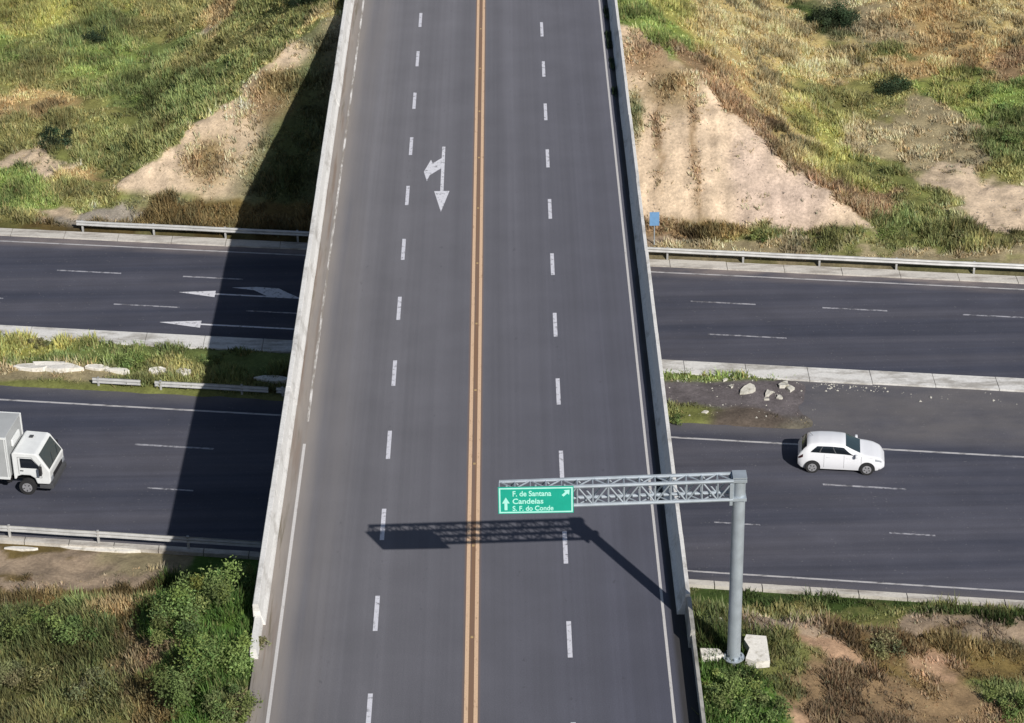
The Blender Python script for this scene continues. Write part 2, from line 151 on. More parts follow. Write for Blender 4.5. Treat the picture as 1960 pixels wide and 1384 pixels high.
# ---- materials
class NM:
    def __init__(s, name):
        s.m = bpy.data.materials.new(name); s.m.use_nodes = True; s.t = s.m.node_tree; s.b = s.t.nodes['Principled BSDF']; s.co = None
    def n(s, typ, **kw):
        nd = s.t.nodes.new(typ)
        for k, v in kw.items():
            if k.startswith('i_'):
                nd.inputs[k[2:].replace('_', ' ')].default_value = v
            else: setattr(nd, k, v)
        return nd
    def l(s, a, b): s.t.links.new(a, b)
    def pos(s, scale=(1, 1, 1), rz=0):
        if s.co is None: s.co = s.n('ShaderNodeNewGeometry').outputs['Position']
        mp = s.n('ShaderNodeMapping'); mp.inputs['Scale'].default_value = scale; mp.inputs['Rotation'].default_value = (0, 0, rz); s.l(s.co, mp.inputs[0]); return mp.outputs[0]
    def noise(s, scale, detail=4, rough=.55, stretch=(1, 1, 1), rz=0):
        nd = s.n('ShaderNodeTexNoise'); nd.inputs['Scale'].default_value = scale; nd.inputs['Detail'].default_value = detail; nd.inputs['Roughness'].default_value = rough
        s.l(s.pos(stretch, rz), nd.inputs['Vector']); return nd.outputs[0]
    def rng(s, v, a, b, c=0., d=1., smooth=False):
        nd = s.n('ShaderNodeMapRange'); nd.clamp = True
        if smooth: nd.interpolation_type = 'SMOOTHSTEP'
        for i, x in enumerate((a, b, c, d)): nd.inputs[1+i].default_value = x
        s.l(v, nd.inputs[0]); return nd.outputs[0]
    def math(s, op, a, b):
        nd = s.n('ShaderNodeMath', operation=op)
        for i, x in enumerate((a, b)):
            if isinstance(x, (int, float)): nd.inputs[i].default_value = x
            else: s.l(x, nd.inputs[i])
        return nd.outputs[0]
    def mix(s, f, a, b, mode='MIX'):
        nd = s.n('ShaderNodeMix', data_type='RGBA', blend_type=mode)
        for i, x in ((0, f), (6, a), (7, b)):
            if isinstance(x, (int, float)): nd.inputs[i].default_value = x
            elif isinstance(x, tuple): nd.inputs[i].default_value = (*x, 1)
            else: s.l(x, nd.inputs[i])
        return nd.outputs[2]
    def val(s, f, lo, hi, col):
        """multiply col by grey between lo and hi driven by f"""
        g = s.rng(f, .3, .7, lo, hi); c = s.n('ShaderNodeCombineColor'); [s.l(g, c.inputs[i]) for i in range(3)]
        return s.mix(1.0, col, c.outputs[0], 'MULTIPLY')
    def bump(s, h, strength=.3, dist=.02):
        b = s.n('ShaderNodeBump'); b.inputs['Strength'].default_value = strength; b.inputs['Distance'].default_value = dist; s.l(h, b.inputs['Height']); s.l(b.outputs[0], s.b.inputs['Normal'])
    def done(s, col, rough=.8, metal=0, spec=.5, coat=0):
        if isinstance(col, tuple): s.b.inputs['Base Color'].default_value = (*col, 1)
        else: s.l(col, s.b.inputs['Base Color'])
        s.b.inputs['Roughness'].default_value = rough; s.b.inputs['Metallic'].default_value = metal; s.b.inputs['Specular IOR Level'].default_value = spec; s.b.inputs['Coat Weight'].default_value = coat
        return s.m
def simple(name, col, rough=.6, metal=0, spec=.5, coat=0, var=.12, sc=3.):
    m = NM(name); c = m.val(m.noise(sc), 1-var, 1+var, m.mix(0., col, col)); return m.done(c, rough, metal, spec, coat)
def sx(m, comp):
    if m.co is None: m.co = m.n('ShaderNodeNewGeometry').outputs['Position']
    s_ = m.n('ShaderNodeSeparateXYZ'); m.l(m.co, s_.inputs[0]); return s_.outputs[comp]

def deck_asphalt():
    m = NM('deck_asphalt'); x = sx(m, 0)
    # worn warm grey on the left shoulder side, darker toward the right lanes
    base = m.mix(m.rng(x, -6.5, 6.5), (.168, .165, .180), (.088, .091, .122)); base = m.mix(m.rng(sx(m, 1), 66, 138, .0, .30), m.mix(.10, base, (.03, .03, .035)), (.25, .245, .262))  # also lightens with distance: grazing-angle sheen painted into the asphalt colour
    st = m.noise(1.0, 3, .5, (1.3, .012, 1)); base = m.val(st, .94, 1.06, base)
    st2 = m.noise(1.0, 2, .5, (5.5, .03, 1)); base = m.val(st2, .95, 1.05, base)
    # wheel paths: slightly darker bands in each lane (rubber)
    wv = m.math('ABSOLUTE', m.math('SINE', m.math('MULTIPLY', m.math('ADD', x, .0), math.pi/1.75), 0), 0)
    base = m.mix(m.rng(wv, .55, 1., 0, .14), base, (.075, .075, .085))
    base = m.val(m.noise(.35, 5, .6), .93, 1.07, base); base = m.val(m.noise(24., 3, .85), .76, 1.24, base); od = m.math('MULTIPLY', m.rng(m.noise(5., 3, .6, (1, .5, 1)), .63, .70, 0, .35), m.rng(wv, .5, .1)); base = m.mix(od, base, (.04, .04, .045))
    pn = m.noise(1.0, 4, .65, (2.2, .22, 1)); dl = m.math('MULTIPLY', m.rng(x, -6.3, -7.2), m.rng(pn, .3, .6, .45, 1.))
    base = m.mix(dl, base, (.30, .265, .235)); 
    pr = m.noise(1.0, 3, .65, (3, .12, 1)); rd = m.math('MULTIPLY', m.rng(x, -6.85, -7.15), m.rng(pr, .50, .66)); base = m.mix(rd, base, (.20, .145, .11))
    pr2 = m.noise(1.3, 4, .65, (3, .16, 1)); rd2 = m.math('MULTIPLY', m.rng(x, -7.0, -7.3), m.rng(pr2, .54, .66)); base = m.mix(rd2, base, (.12, .10, .06))
    ld = m.math('MULTIPLY', m.rng(x, -4.6, -6.6, 0, .45), m.rng(m.noise(1.0, 3, .6, (1.2, .05, 1)), .3, .7)); base = m.mix(ld, base, (.27, .245, .225))
    cc = m.math('MULTIPLY', m.rng(m.math('ABSOLUTE', x, 0), .34, .2, 0, .85), m.rng(m.noise(1., 3, .6, (6, .1, 1)), .3, .6, .6, 1)); base = m.mix(cc, base, (.25, .14, .075))
    rg = m.math('MULTIPLY', m.rng(x, 7.15, 7.3, 0, .8), m.rng(m.noise(1., 4, .6, (3, .3, 1)), .3, .5, .5, 1)); base = m.mix(rg, base, (.035, .032, .028))  # gutter dirt by the right parapet, also painting its shadow strip darker
    m.bump(m.noise(60, 2, .7), .25, .01)
    return m.done(base, .86, 0, .35)
def low_asphalt():
    m = NM('highway_asphalt'); rz = math.radians(8.3)
    st = m.noise(1.0, 4, .55, (.03, .55, 1), rz); base = m.mix(m.rng(st, .35, .65), (.050, .055, .080), (.090, .090, .113))
    st2 = m.noise(1.0, 3, .5, (.05, 2.4, 1), rz); base = m.val(st2, .88, 1.12, base)
    y = sx(m, 1); x = sx(m, 0); c = m.math('ADD', y, m.math('MULTIPLY', x, .146))
    # dusty apron where the median ends
    ap = m.math('MULTIPLY', m.rng(c, 100.4, 101.6), m.rng(m.noise(.5, 4, .6, (.5, 1, 1)), .3, .6, .35, .95)); ap = m.math('MULTIPLY', ap, m.rng(c, 107.4, 106.4)); base = m.mix(ap, base, (.135, .128, .134))
    dn = m.math('MULTIPLY', m.rng(c, 116.6, 117.8), m.rng(m.noise(.8, 4, .6, (.3, 1, 1)), .3, .6)); base = m.mix(dn, base, (.26, .22, .205))
    ds = m.math('MULTIPLY', m.rng(c, 89.0, 88.2, 0, .6), m.rng(m.noise(.8, 4, .6, (.3, 1, 1)), .3, .6)); base = m.mix(ds, base, (.17, .155, .15))
    base = m.val(m.noise(.5, 5, .6), .90, 1.1, base); base = m.val(m.noise(20., 3, .85), .74, 1.26, base)
    sp = m.noise(9., 2, .5); base = m.mix(m.rng(sp, .70, .74, 0, .35), base, (.3, .29, .28))
    m.bump(m.noise(60, 2, .7), .25, .01)
    return m.done(base, .86, 0, .35)
def paint(name, col, under, wear=.5, sc=3., rough=.6, stretch=(1, 1, 1)):
    m = NM(name); n1 = m.noise(sc, 6, .72, stretch); k = m.rng(n1, wear-.05, wear+.07)
    c = m.mix(k, under, col); c = m.val(m.noise(14., 3, .7), .88, 1.08, c); return m.done(c, rough)
def concrete(name, col, dark=(.2, .19, .17), amt=.5, sc=1.4, stretch=(1, 1, 1), thr=.52):
    m = NM(name); n1 = m.noise(sc, 6, .68, stretch); c = m.mix(m.rng(n1, thr, thr+.16, 0, amt), col, dark); c = m.val(m.noise(9., 4, .7), .88, 1.1, c)
    n3 = m.noise(1., 4, .6, (.6*sc, .6*sc, 6)); c = m.mix(m.rng(n3, .58, .75, 0, amt*.6), c, dark)
    m.bump(m.noise(20, 3, .7), .3, .01); return m.done(c, .85)
M = {}
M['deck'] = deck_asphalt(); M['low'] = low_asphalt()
M['white'] = paint('white_road_paint', (.66, .66, .72), (.17, .165, .18), .395, 4)
M['white_worn'] = paint('worn_white_road_paint', (.74, .72, .70), (.28, .25, .22), .52, 1.0, stretch=(3, .45, 1))
M['white_low'] = paint('faded_highway_paint', (.40, .40, .44), (.10, .10, .115), .47, 3)
M['white_line'] = paint('highway_edge_paint', (.50, .49, .50), (.13, .125, .13), .42, 2, stretch=(.6, 3, 1))
M['arrow'] = paint('arrow_paint', (.72, .72, .77), (.17, .165, .18), .40, 4)
M['yellow'] = paint('yellow_road_paint', (.72, .50, .33), (.36, .22, .13), .36, 3, stretch=(2, .5, 1))
M['barrier'] = concrete('barrier_concrete', (.74, .73, .71), (.36, .34, .31), .75, 1.2, (1, .5, 1))
M['barrier_old'] = concrete('weathered_wall_concrete', (.42, .41, .38), (.15, .14, .12), .8, 1.5, (1, .4, 1), .45)
M['girder'] = concrete('girder_concrete', (.38, .37, .35), (.2, .19, .17), .5)
M['gutter'] = concrete('gutter_concrete', (.70, .69, .67), (.36, .34, .31), .9, 1.3, (.45, 1.4, 1), .46)
M['gutter_n'] = concrete('kerb_concrete', (.60, .57, .52), (.28, .25, .22), .8, 1.2, (.35, 1.6, 1), .46)
M['slab'] = concrete('slab_concrete', (.60, .58, .52), (.26, .24, .18), .9, 3.5)
M['slab_white'] = concrete('pale_slab_concrete', (.78, .75, .69), (.36, .33, .26), .8, 3.)
M['galv'] = simple('galvanised_steel', (.40, .45, .50), .5, .35, .5, 0, .12, 2.5)
M['rail'] = simple('guardrail_steel', (.52, .52, .51), .5, .3, .5, 0, .16, 2.)
M['signback'] = simple('sign_back_blue', (.16, .32, .55), .5)
M['green'] = simple('sign_green', (.012, .37, .265), .4, var=.06)
M['signwhite'] = simple('sign_white', (.42, .84, .74), .4, var=.05)
M['carpaint'] = simple('white_car_paint', (.80, .81, .85), .25, 0, .5, .6, .02)
M['truckpaint'] = simple('white_truck_paint', (.78, .80, .80), .35, 0, .5, .3, .05)
M['boxpaint'] = simple('grey_white_cargo_panel', (.42, .435, .44), .5, 0, .4, 0, .08, 1.2)
M['glass'] = simple('dark_car_glass', (.012, .016, .022), .08, 0, .6, 0, .0)
M['screen'] = simple('windscreen_glass', (.035, .055, .065), .12, 0, .8, 0, .0)
M['rubber'] = simple('tyre_rubber', (.022, .022, .024), .85)
M['rim'] = simple('wheel_rim_alloy', (.50, .50, .52), .35, .5)
M['black'] = simple('black_plastic', (.02, .02, .022), .6)
M['dkgrey'] = simple('dark_grey_plastic', (.07, .072, .078), .6)
M['red'] = simple('tail_lamp_red', (.05, .012, .014), .3)
M['lamp'] = simple('head_lamp_clear', (.30, .32, .35), .15)
M['reflector'] = simple('road_stud', (.45, .32, .16), .4)

# ---------------------------------------------------------------- ground sheet
def blend(L, X, Y, base, pr=0.):
    """Shepard-weighted colour, density, height of vegetation/soil patches; base = list of weak background entries"""
    W = np.full(X.shape, 0.0); A = np.zeros(X.shape+(5,))
    for b in L:
        q = ((X-b[0])/b[2])**2+((Y-b[1])/b[3])**2
        wt = np.exp(-.9*q)*1.0+1e-3/(1+q)**2
        wt = wt**1.5*(1+pr/(b[2]*b[3]+.1))
        W += wt; A += wt[..., None]*np.array(b[4:9])
    wt = 1e-9; return (A+wt*np.array(base))/(W+wt)[..., None]
def surface(X, Y):
    c = Y+.146*X; ax = np.abs(X)
    wx = X+1.9*fbm(X*.6, Y*.6, 41, 5); wy = Y+2.2*fbm(X*.6, Y*.6, 57, 5)
    base = [.19, .18, .08, .7, .45]
    A = blend(D['out'], wx, wy, base)
    Fh = -7.0+(c-122.5)*.62; Sh = -.12-(ax-9.3)*.58
    e = .5*fbm(X*1.1, Y*1.1, 71, 4)
    wx2 = X+.35*fbm(X*1.3, Y*1.3, 43, 3); wy2 = Y+.35*fbm(X*1.3, Y*1.3, 59, 3)
    fm = (sst(-.10, .12, Sh-Fh+e)*sst(122.3, 122.9, c+e)*sst(134.6, 133.6, c+e)*(c > 110))[..., None]
    B = blend(D['face'], wx2, wy2, [.5, .42, .32, .05, .2], 7.)
    A = A*(1-fm)+B*fm
    mm = ((c > 99) & (c < 110)).astype(float)[..., None]
    Mm = blend(D['med'], X+.5*fbm(X*.9, Y*.9, 43, 3), Y+.3*fbm(X*.9, Y*.9, 59, 3), base); A = A*(1-mm)+Mm*mm
    dk = sst(118.6, 118.9, c)*sst(119.9, 119.4, c)*(.45+.3*fbm(X*.6, Y*.6, 77, 3)); A[..., :3] *= (1-dk)[..., None]  # shade gap beneath the far guardrail painted into the ground colour
    return A
gx = np.concatenate([[-1500, -700, -300, -150, -90, -60], np.arange(-44, 44.01, .22), [60, 90, 150, 300, 700, 1500]])
gy = np.concatenate([[-600, -200, -60, 0, 30, 50], np.arange(58, 172, .22), [180, 195, 230, 320, 600, 1200, 2500]])
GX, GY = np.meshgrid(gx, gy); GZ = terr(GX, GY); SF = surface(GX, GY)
rel = fbm(GX*3.1, GY*3.1, 91, 2)*.07*np.clip(SF[..., 3]*2+.25, 0, 1)
cc = GY+.146*GX; offr = ((cc > 120.2) | (cc < 87.4)) & (np.abs(GX) > 8.7); GZ = GZ+rel*offr
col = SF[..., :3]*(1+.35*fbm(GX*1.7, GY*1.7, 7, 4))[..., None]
# gullies on the bare faces: erosion streaks running down the slope
stre = -np.abs(fbm(GX*1.5+.4*fbm(GX*.5, GY*.5, 5, 2), GY*.16, 23, 3))*2+.35; bare = (1-np.clip(SF[..., 3]*3, 0, 1))*(cc > 122.2)*np.clip(.6+1.6*fbm(GX*.3, GY*.3, 501, 3), .05, 1.3)
GZ = GZ+bare*stre*.22*offr; col = col*(1+(bare*stre*.26))[..., None]
ny, nx = GX.shape; idx = np.arange(ny*nx).reshape(ny, nx)
F = np.stack([idx[:-1, :-1], idx[:-1, 1:], idx[1:, 1:], idx[1:, :-1]], -1).reshape(-1, 4)
gm = NM('soil_and_turf'); at = gm.n('ShaderNodeVertexColor', layer_name='albedo'); 
cbase = gm.val(gm.noise(6., 5, .7), .72, 1.28, at.outputs[0]); cbase = gm.val(gm.noise(1.2, 4, .6), .86, 1.14, cbase)
gm.bump(gm.noise(9, 5, .75), .7, .06); GMAT = gm.done(cbase, .95, 0, .2)
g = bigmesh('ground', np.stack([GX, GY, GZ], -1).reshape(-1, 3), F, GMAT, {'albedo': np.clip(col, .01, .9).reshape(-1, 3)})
g.data.polygons.foreach_set('use_smooth', [True]*len(g.data.polygons)); tag(g, kind='structure')

# ---------------------------------------------------------------- highway under the bridge
TH = math.atan(-.146); DX = Vector((math.cos(TH), math.sin(TH), 0))
def cl(X, c, z=-7.5): return (X, c-.146*X, z)
def band(mb, c0, c1, x0, x1, z): return mb.sheet([cl(x0, c0, z), cl(x1, c0, z), cl(x1, c1, z), cl(x0, c1, z)])
def bandbox(mb, c0, c1, x0, x1, z0, z1):
    return mb.prism([cl(x0, c0)[:2], cl(x1, c0)[:2], cl(x1, c1)[:2], cl(x0, c1)[:2]], z0, z1)
m = MB()
for a, b, z in ((88.1, 107.5, -7.5), (107.5, 118.3, -7.5)):
    for x0 in range(-400, 400, 40): band(m, a, b, x0, x0+40, z)
tag(m.build('highway', M['low']), kind='structure')
m = MB(); x = -200.
while x < 200:
    bandbox(m, 106.25+random.uniform(-.05, .05), 107.5, x, x+2.97, -7.62, -7.40+random.uniform(-.006, .006)); x += 3.0
tag(m.build('median_gutter', M['gutter']), kind='structure')
m = MB(); x = -200.
while x < 200:
    bandbox(m, 117.95, 118.75+random.uniform(-.05, .05), x, x+2.97, -7.62, -7.43+random.uniform(-.008, .008)); x += 3.0
tag(m.build('verge_kerb', M['gutter_n']), kind='structure')
m = MB(); x = -200.
while x < 200:
    bandbox(m, 87.72, 88.1, x, x+1.96, -7.7, -7.38+random.uniform(-.006, .006)); x += 2.0
tag(m.build('roadside_kerb', M['gutter_n']), kind='structure')
m = MB(); z = -7.496
def dashes(mb, c, w_, spans):
    for x0, x1 in spans: band(mb, c-w_/2, c+w_/2, x0, x1, z)
md = MB()
per = 6.6
dashes(md, 114.13, .13, [(-22.78, -19.28), (-15.92, -12.69), (-9.2, -5.8), (-2.4, 1.0), (4.2, 7.5), (10.8, 14.11), (17.5, 20.76), (24.53, 27.8), (31, 34.5), (-29.6, -26.2), (-36.4, -33)])
dashes(md, 110.6, .12, [(-19.19, -15.7), (-12.2, -8.9), (11.41, 15.32), (-28.6, -25.1), (18.9, 22.5), (26., 29.6), (4, 7.4)][:4]+[(33, 36)])
dashes(md, 96.68, .14, [(-16.24, -12.46), (-5.6, -1.9), (4.9, 8.6), (15.52, 19.22), (26.1, 29.8), (-26.8, -23.1)])
dashes(md, 92.93, .11, [(-15.16, -13.04), (-7.6, -5.5), (2.8, 4.9), (10.36, 12.37), (17.95, 19.91), (25.4, 27.5), (-22.6, -20.5)])
tag(md.build('lane_dashes', M['white_low'], fix=False), kind='structure')
ml = MB()
for x0 in range(-200, 200, 20):
    band(ml, 117.25, 117.37, x0, x0+20, z); band(ml, 100.06, 100.20, x0, x0+20, z); band(ml, 88.85, 88.97, x0, x0+20, z)
tag(ml.build('edge_lines', M['white_line'], fix=False), kind='structure')
ma = MB()
def arrow(mb, tip, c, hb, hw, sw, end):
    mb.sheet([cl(tip, c, z), cl(hb, c-hw, z), cl(hb, c+hw, z)]); band(mb, c-sw, c+sw, hb, end, z)
arrow(ma, -15.95, 112.30, -14.0, .36, .075, -6.5); arrow(ma, -16.6, 108.88, -14.4, .38, .075, -7.5)
ma.sheet([cl(-9.6, 112.38, z), cl(-11.3, 112.38, z), cl(-12.0, 112.95, z), cl(-13.2, 113.12, z), cl(-11.9, 113.33, z), cl(-10.7, 113.28, z), cl(-10.2, 112.85, z)])
tag(ma.build('lane_arrows', M['arrow'], fix=False), kind='structure')

# ---------------------------------------------------------------- overpass road and bridge
m = MB()
ys = list(range(-60, 420, 8))
for y0 in ys: m.sheet([(-7.74, y0), (7.84, y0), (7.84, y0+8), (-7.74, y0+8)], 0)
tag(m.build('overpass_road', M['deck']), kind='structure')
m = MB()
for k in range(-12, 40):
    for X, y in ((-3.5, 134.01-6*k), (3.5, 132.17-6*k)):
        m.sheet([(X-.085, y-1.12), (X+.085, y-1.12), (X+.085, y+1.12), (X-.085, y+1.12)], .004)
tag(m.build('road_dashes', M['white'], fix=False), kind='structure')
m = MB()
for y0 in range(-60, 400, 10): m.sheet([(6.91, y0), (7.01, y0), (7.01, y0+10), (6.91, y0+10)], .004)
m.sheet([(-7.02, -60), (-6.90, -60), (-6.90, 86.2), (-7.02, 86.2)], .004)
tag(m.build('side_lines', paint('side_line_paint', (.60, .58, .57), (.25, .23, .21), .34, 2, stretch=(2, .4, 1)), fix=False), kind='structure')
m = MB()
for y0 in range(88, 240, 8): m.sheet([(-7.00, y0), (-6.90, y0), (-6.90, y0+8), (-7.00, y0+8)], .004)
tag(m.build('worn_side_line', M['white_worn'], fix=False), kind='structure')
m = MB()
for y0 in range(-60, 400, 10):
    for s in (-.165, .165): m.sheet([(s-.07, y0), (s+.07, y0), (s+.07, y0+10), (s-.07, y0+10)], .004)
tag(m.build('centre_lines', M['yellow'], fix=False), kind='structure')
m = MB()
for k in range(-4, 26):
    y = 78.4+6*k; m.prism([(-.05, y-.05), (.05, y-.05), (.05, y+.05), (-.05, y+.05)], .0, .022)
tag(m.build('centre_studs', M['reflector']), 'row of small reflective studs between the two yellow lines', 'road studs', kind='stuff')
m = MB(); A_ = D['arr']
m.sheet([(-1.89, 115.86), (-1.73, 115.86), (-1.73, 110.3), (-1.89, 110.3)], .004)
m.sheet([(-2.19, 110.45), (-1.43, 110.45), (-1.81, 108.05)], .0041)
m.sheet([(-1.88, 114.45), (-2.34, 113.80), (-2.43, 114.25), (-2.76, 112.80), (-2.58, 111.65), (-2.46, 112.35), (-1.88, 113.2)], .0042)
tag(m.build('turn_arrow', M['arrow'], fix=False), kind='structure')
br = thing('overpass_bridge', 'long concrete road bridge with pale parapets crossing over the highway', 'bridge', (0, 104, -7.5))
def bpart(mb, name, mat, **k):
    mb.v = [(a, b-104, c_+7.5) for a, b, c_ in mb.v]; return mb.build(name, mat, br, **k)
bpart(MB().box(-7.93, 74.2, -.32, 7.93, 134.6, -.012), 'deck_slab', M['girder'])
for gxp in (-5.6, -2.8, 0, 2.8, 5.6): bpart(MB().box(gxp-.28, 74.8, -1.55, gxp+.28, 134, -.321), 'girder', M['girder'])
bpart(MB().box(-8.2, 133.9, -4.5, 8.2, 135.1, -.33), 'abutment', M['girder']); bpart(MB().box(-8.2, 73.4, -4.5, 8.2, 74.7, -.33), 'abutment', M['girder'])
bpart(MB().box(-6.4, 103.3, -2.2, 6.4, 104.6, -1.552), 'pier_cap', M['girder'])
for px_ in (-4.2, 0, 4.2): bpart(MB().bar((px_, 103.95, -7.7), (px_, 103.95, -2.2), .5, 20), 'pier_column', M['girder'], smooth=False)
PROF = {-1: [(7.50, -.01), (7.52, .10), (7.62, .32), (7.71, .86), (7.73, .90), (7.90, .90), (7.92, .88), (7.92, -.34)],
 1: [(7.44, -.01), (7.46, .10), (7.60, .32), (7.755, .87), (7.77, .90), (7.90, .90), (7.915, .88), (7.92, -.34)]}
for s in (-1, 1):
    y0, y1 = (73.4, 150) if s < 0 else (73.6, 150)
    mb = MB(); y = y0
    while y < y1:
        e = min(y+4.0, y1); o_ = random.uniform(-.012, .012); hh = random.uniform(-.008, .008); drop = 0
        mb.sweep([((a+o_)*s, (h_+hh if h_ > 0 else h_)) for a, h_ in PROF[s]], [(0, y, 0), (0, e-.015, 0)]); y = e
    bpart(mb, 'parapet', M['barrier'])
# slim roadside walls beyond the bridge
wr = MB(); y = 75.15
wr.sweep([(7.83, -.3), (7.83, .56), (7.955, .56), (7.96, -.3)], [(0, 30, 0), (0, 71.5, 0)])
wr.sweep([(7.70, -.3), (7.80, .78), (7.95, .78), (7.97, -.3)], [(0, 71.52, 0), (0, 73.58, 0)])
tag(wr.build('roadside_wall', M['barrier_old']), 'slim weathered grey wall along the right road edge near the camera', 'wall')
wl = MB().sweep([(-7.56, -.3), (-7.64, .42), (-7.86, .42), (-7.88, -.3)], [(0, 71.3, 0), (0, 73.35, 0)])
tag(wl.build('barrier_end_block', M['barrier']), 'low pale concrete block ending the left bridge parapet beside the bush', 'barrier')
for s in (-1, 1):
    nb = MB().sweep([(a*s, h_) for a, h_ in PROF[s]], [(0, 150.02, 0), (0, 260, 0)])
    tag(nb.build('roadside_barrier', M['barrier']), 'pale concrete barrier continuing the %s parapet beyond the bridge' % ('left' if s < 0 else 'right'), 'barrier')

# ---------------------------------------------------------------- guardrails
def guardrail(name_label, c, spans, z0, h=.74, face=-1, gap=4.0):
    x0, x1 = spans[0][0], spans[-1][1]
    o = cl(x0, c, z0); t = thing('guardrail', name_label, 'guardrail', o)
    W = [(0, -.155), (.04, -.13), (.075, -.08), (.04, -.03), (.0, 0), (.04, .03), (.075, .08), (.04, .13), (0, .155)]
    prof_ = [(face*a*-1, h-.16+b) for a, b in W]+[(face*a*-1-.012*face, h-.16+b) for a, b in W[::-1]]
    for a, b in spans:
        mb = MB(); n = max(2, int((b-a)/2)+1)
        path = [(a+(b-a)*i/(n-1)-x0, -.146*(a+(b-a)*i/(n-1)-x0), random.uniform(-.012, .012)) for i in range(n)]
        mb.sweep(prof_, path); mb.build('rail', M['rail'], t)
        px_ = a+.3
        while px_ < b:
            q = (px_-x0, -.146*(px_-x0)); MB().box(q[0]-.05, q[1]+.03, -.3, q[0]+.05, q[1]+.15, h-.03).build('post', M['rail'], t); px_ += gap
    return t
guardrail('long steel guardrail along the far side of the highway under the banks', 118.98, [(-22.4, 42)], -7.45, .60)
guardrail('broken low steel guardrail in the grassy left median', 101.75, [(-19.0, -16.6), (-15.9, -10.3), (-9.9, -2)], -7.5, .60, 1)
guardrail('steel guardrail along the near side of the highway, lower left', 87.95, [(-45, -3.5)], -7.5, .76, 1)

# ---------------------------------------------------------------- sign gantry
gt = thing('sign_gantry', 'tall grey steel cantilever gantry with truss arm reaching over the bridge road', 'sign gantry', (9.28, 70.9, 0))
pole = MB().bar((0, 0, -.6), (0, 0, 7.56), .238, 28, .218); pole.build('pole', M['galv'], gt)
cap = MB().box(-.24, -.26, 7.562, .24, .26, 7.60); cap.build('pole_cap', M['galv'], gt)
fl = MB().bar((0, 0, .0), (0, 0, .04), .38, 20)
for i in range(8): a = i*math.pi/4; fl.bar((.31*math.cos(a), .31*math.sin(a), .03), (.31*math.cos(a), .31*math.sin(a), .14), .03, 6)
fl.build('base_flange', M['galv'], gt)
tr = MB(); X0, X1 = -.22, -8.16; YB, YF, ZT, ZB_ = .24, -.24, 7.36, 6.62
for y_ in (YB, YF):
    for z_ in (ZT, ZB_): tr.bar((X0, y_, z_), (X1, y_, z_), .068, 8)
N = 15
for i in range(N+1):
    xa = X0+(X1-X0)*i/N; xb = X0+(X1-X0)*(i+1)/N
    for y_ in (YB, YF): tr.bar((xa, y_, ZT), (xa, y_, ZB_), .028, 6)
    for z_ in (ZT, ZB_): tr.bar((xa, YB, z_), (xa, YF, z_), .028, 6)
    if i < N:
        for y_ in (YB, YF): tr.bar((xa, y_, ZB_ if i % 2 else ZT), (xb, y_, ZT if i % 2 else ZB_), .030, 6)
        for z_ in (ZT, ZB_): tr.bar((xa, YB if i % 2 else YF, z_), (xb, YF if i % 2 else YB, z_), .030, 6)
tr.v = [(a, b, c_+.12-.17*(a-X0)/(X1-X0)) for a, b, c_ in tr.v]
tr.build('truss_arm', M['galv'], gt)
for z_ in (ZT, ZB_):
    br_ = MB(); br_.box(-.28, -.28, z_+.05, .24, .28, z_+.17)
    br_.build('bracket', M['galv'], gt, bev=.01)
MB().box(-.34, -.29, ZB_-.1, -.235, .29, ZT+.02).build('clamp_plate', M['galv'], gt, bev=.01)
SX0, SX1, SZ0, SZ1 = -8.20, -5.64, 6.40, 7.46; SY = -.33
sg = MB().box(SX0, SY-.03, SZ0, SX1, SY, SZ1).build('sign_panel', M['green'], gt)
fr = MB(); b_ = .05; yb = SY-.036
for a in ((SX0+.03, SZ0+.03, SX1-.03, SZ0+.03+b_), (SX0+.03, SZ1-.03-b_, SX1-.03, SZ1-.03), (SX0+.03, SZ0+.03+b_, SX0+.03+b_, SZ1-.03-b_), (SX1-.03-b_, SZ0+.03+b_, SX1-.03, SZ1-.03-b_)):
    fr.box(a[0], yb, a[1], a[2], yb+.005, a[3])
fr.build('sign_border', M['signwhite'], sg)
def text(s, x, z, size, name='lettering', sxf=1.):
    cu = bpy.data.curves.new('t', 'FONT'); cu.body = s; cu.size = size; cu.offset = .006; cu.extrude = .002
    to = bpy.data.objects.new('t', cu); C.objects.link(to); bpy.context.view_layer.update()
    me = bpy.data.meshes.new_from_object(to); bpy.data.objects.remove(to)
    o = bpy.data.objects.new(name, me); C.objects.link(o); me.materials.clear(); me.materials.append(M['signwhite']); o.parent = sg
    o.matrix_local = Matrix(((sxf, 0, 0, x), (0, 0, -1, yb-.002), (0, 1, 0, z), (0, 0, 0, 1))); return o
text('F. de Santana', SX0+.48, SZ0+.70, .29, sxf=.86); text('Candeias', SX0+.48, SZ0+.40, .29, sxf=1.0); text('S. F. do Conde', SX0+.48, SZ0+.12, .27, sxf=.86)
a1 = MB(); xs = SX0+.26
for pl in ([(xs-.05, SZ0+.15), (xs+.05, SZ0+.15), (xs+.05, SZ0+.5), (xs-.05, SZ0+.5)], [(xs-.13, SZ0+.42), (xs+.13, SZ0+.42), (xs, SZ0+.66)]):
    n0 = len(a1.v); a1.v += [(x_, yb-.004+.001*(len(pl) == 3), z_) for x_, z_ in pl]; a1.f.append(tuple(range(n0, n0+len(pl))))
a1.build('straight_arrow', M['signwhite'], sg, fix=False)
a2 = MB(); cx_, cz_ = SX1-.26, SZ0+.80
def rot(x_, z_): k = math.sqrt(.5); return (cx_+(x_+z_)*k, cz_+(z_-x_)*k)
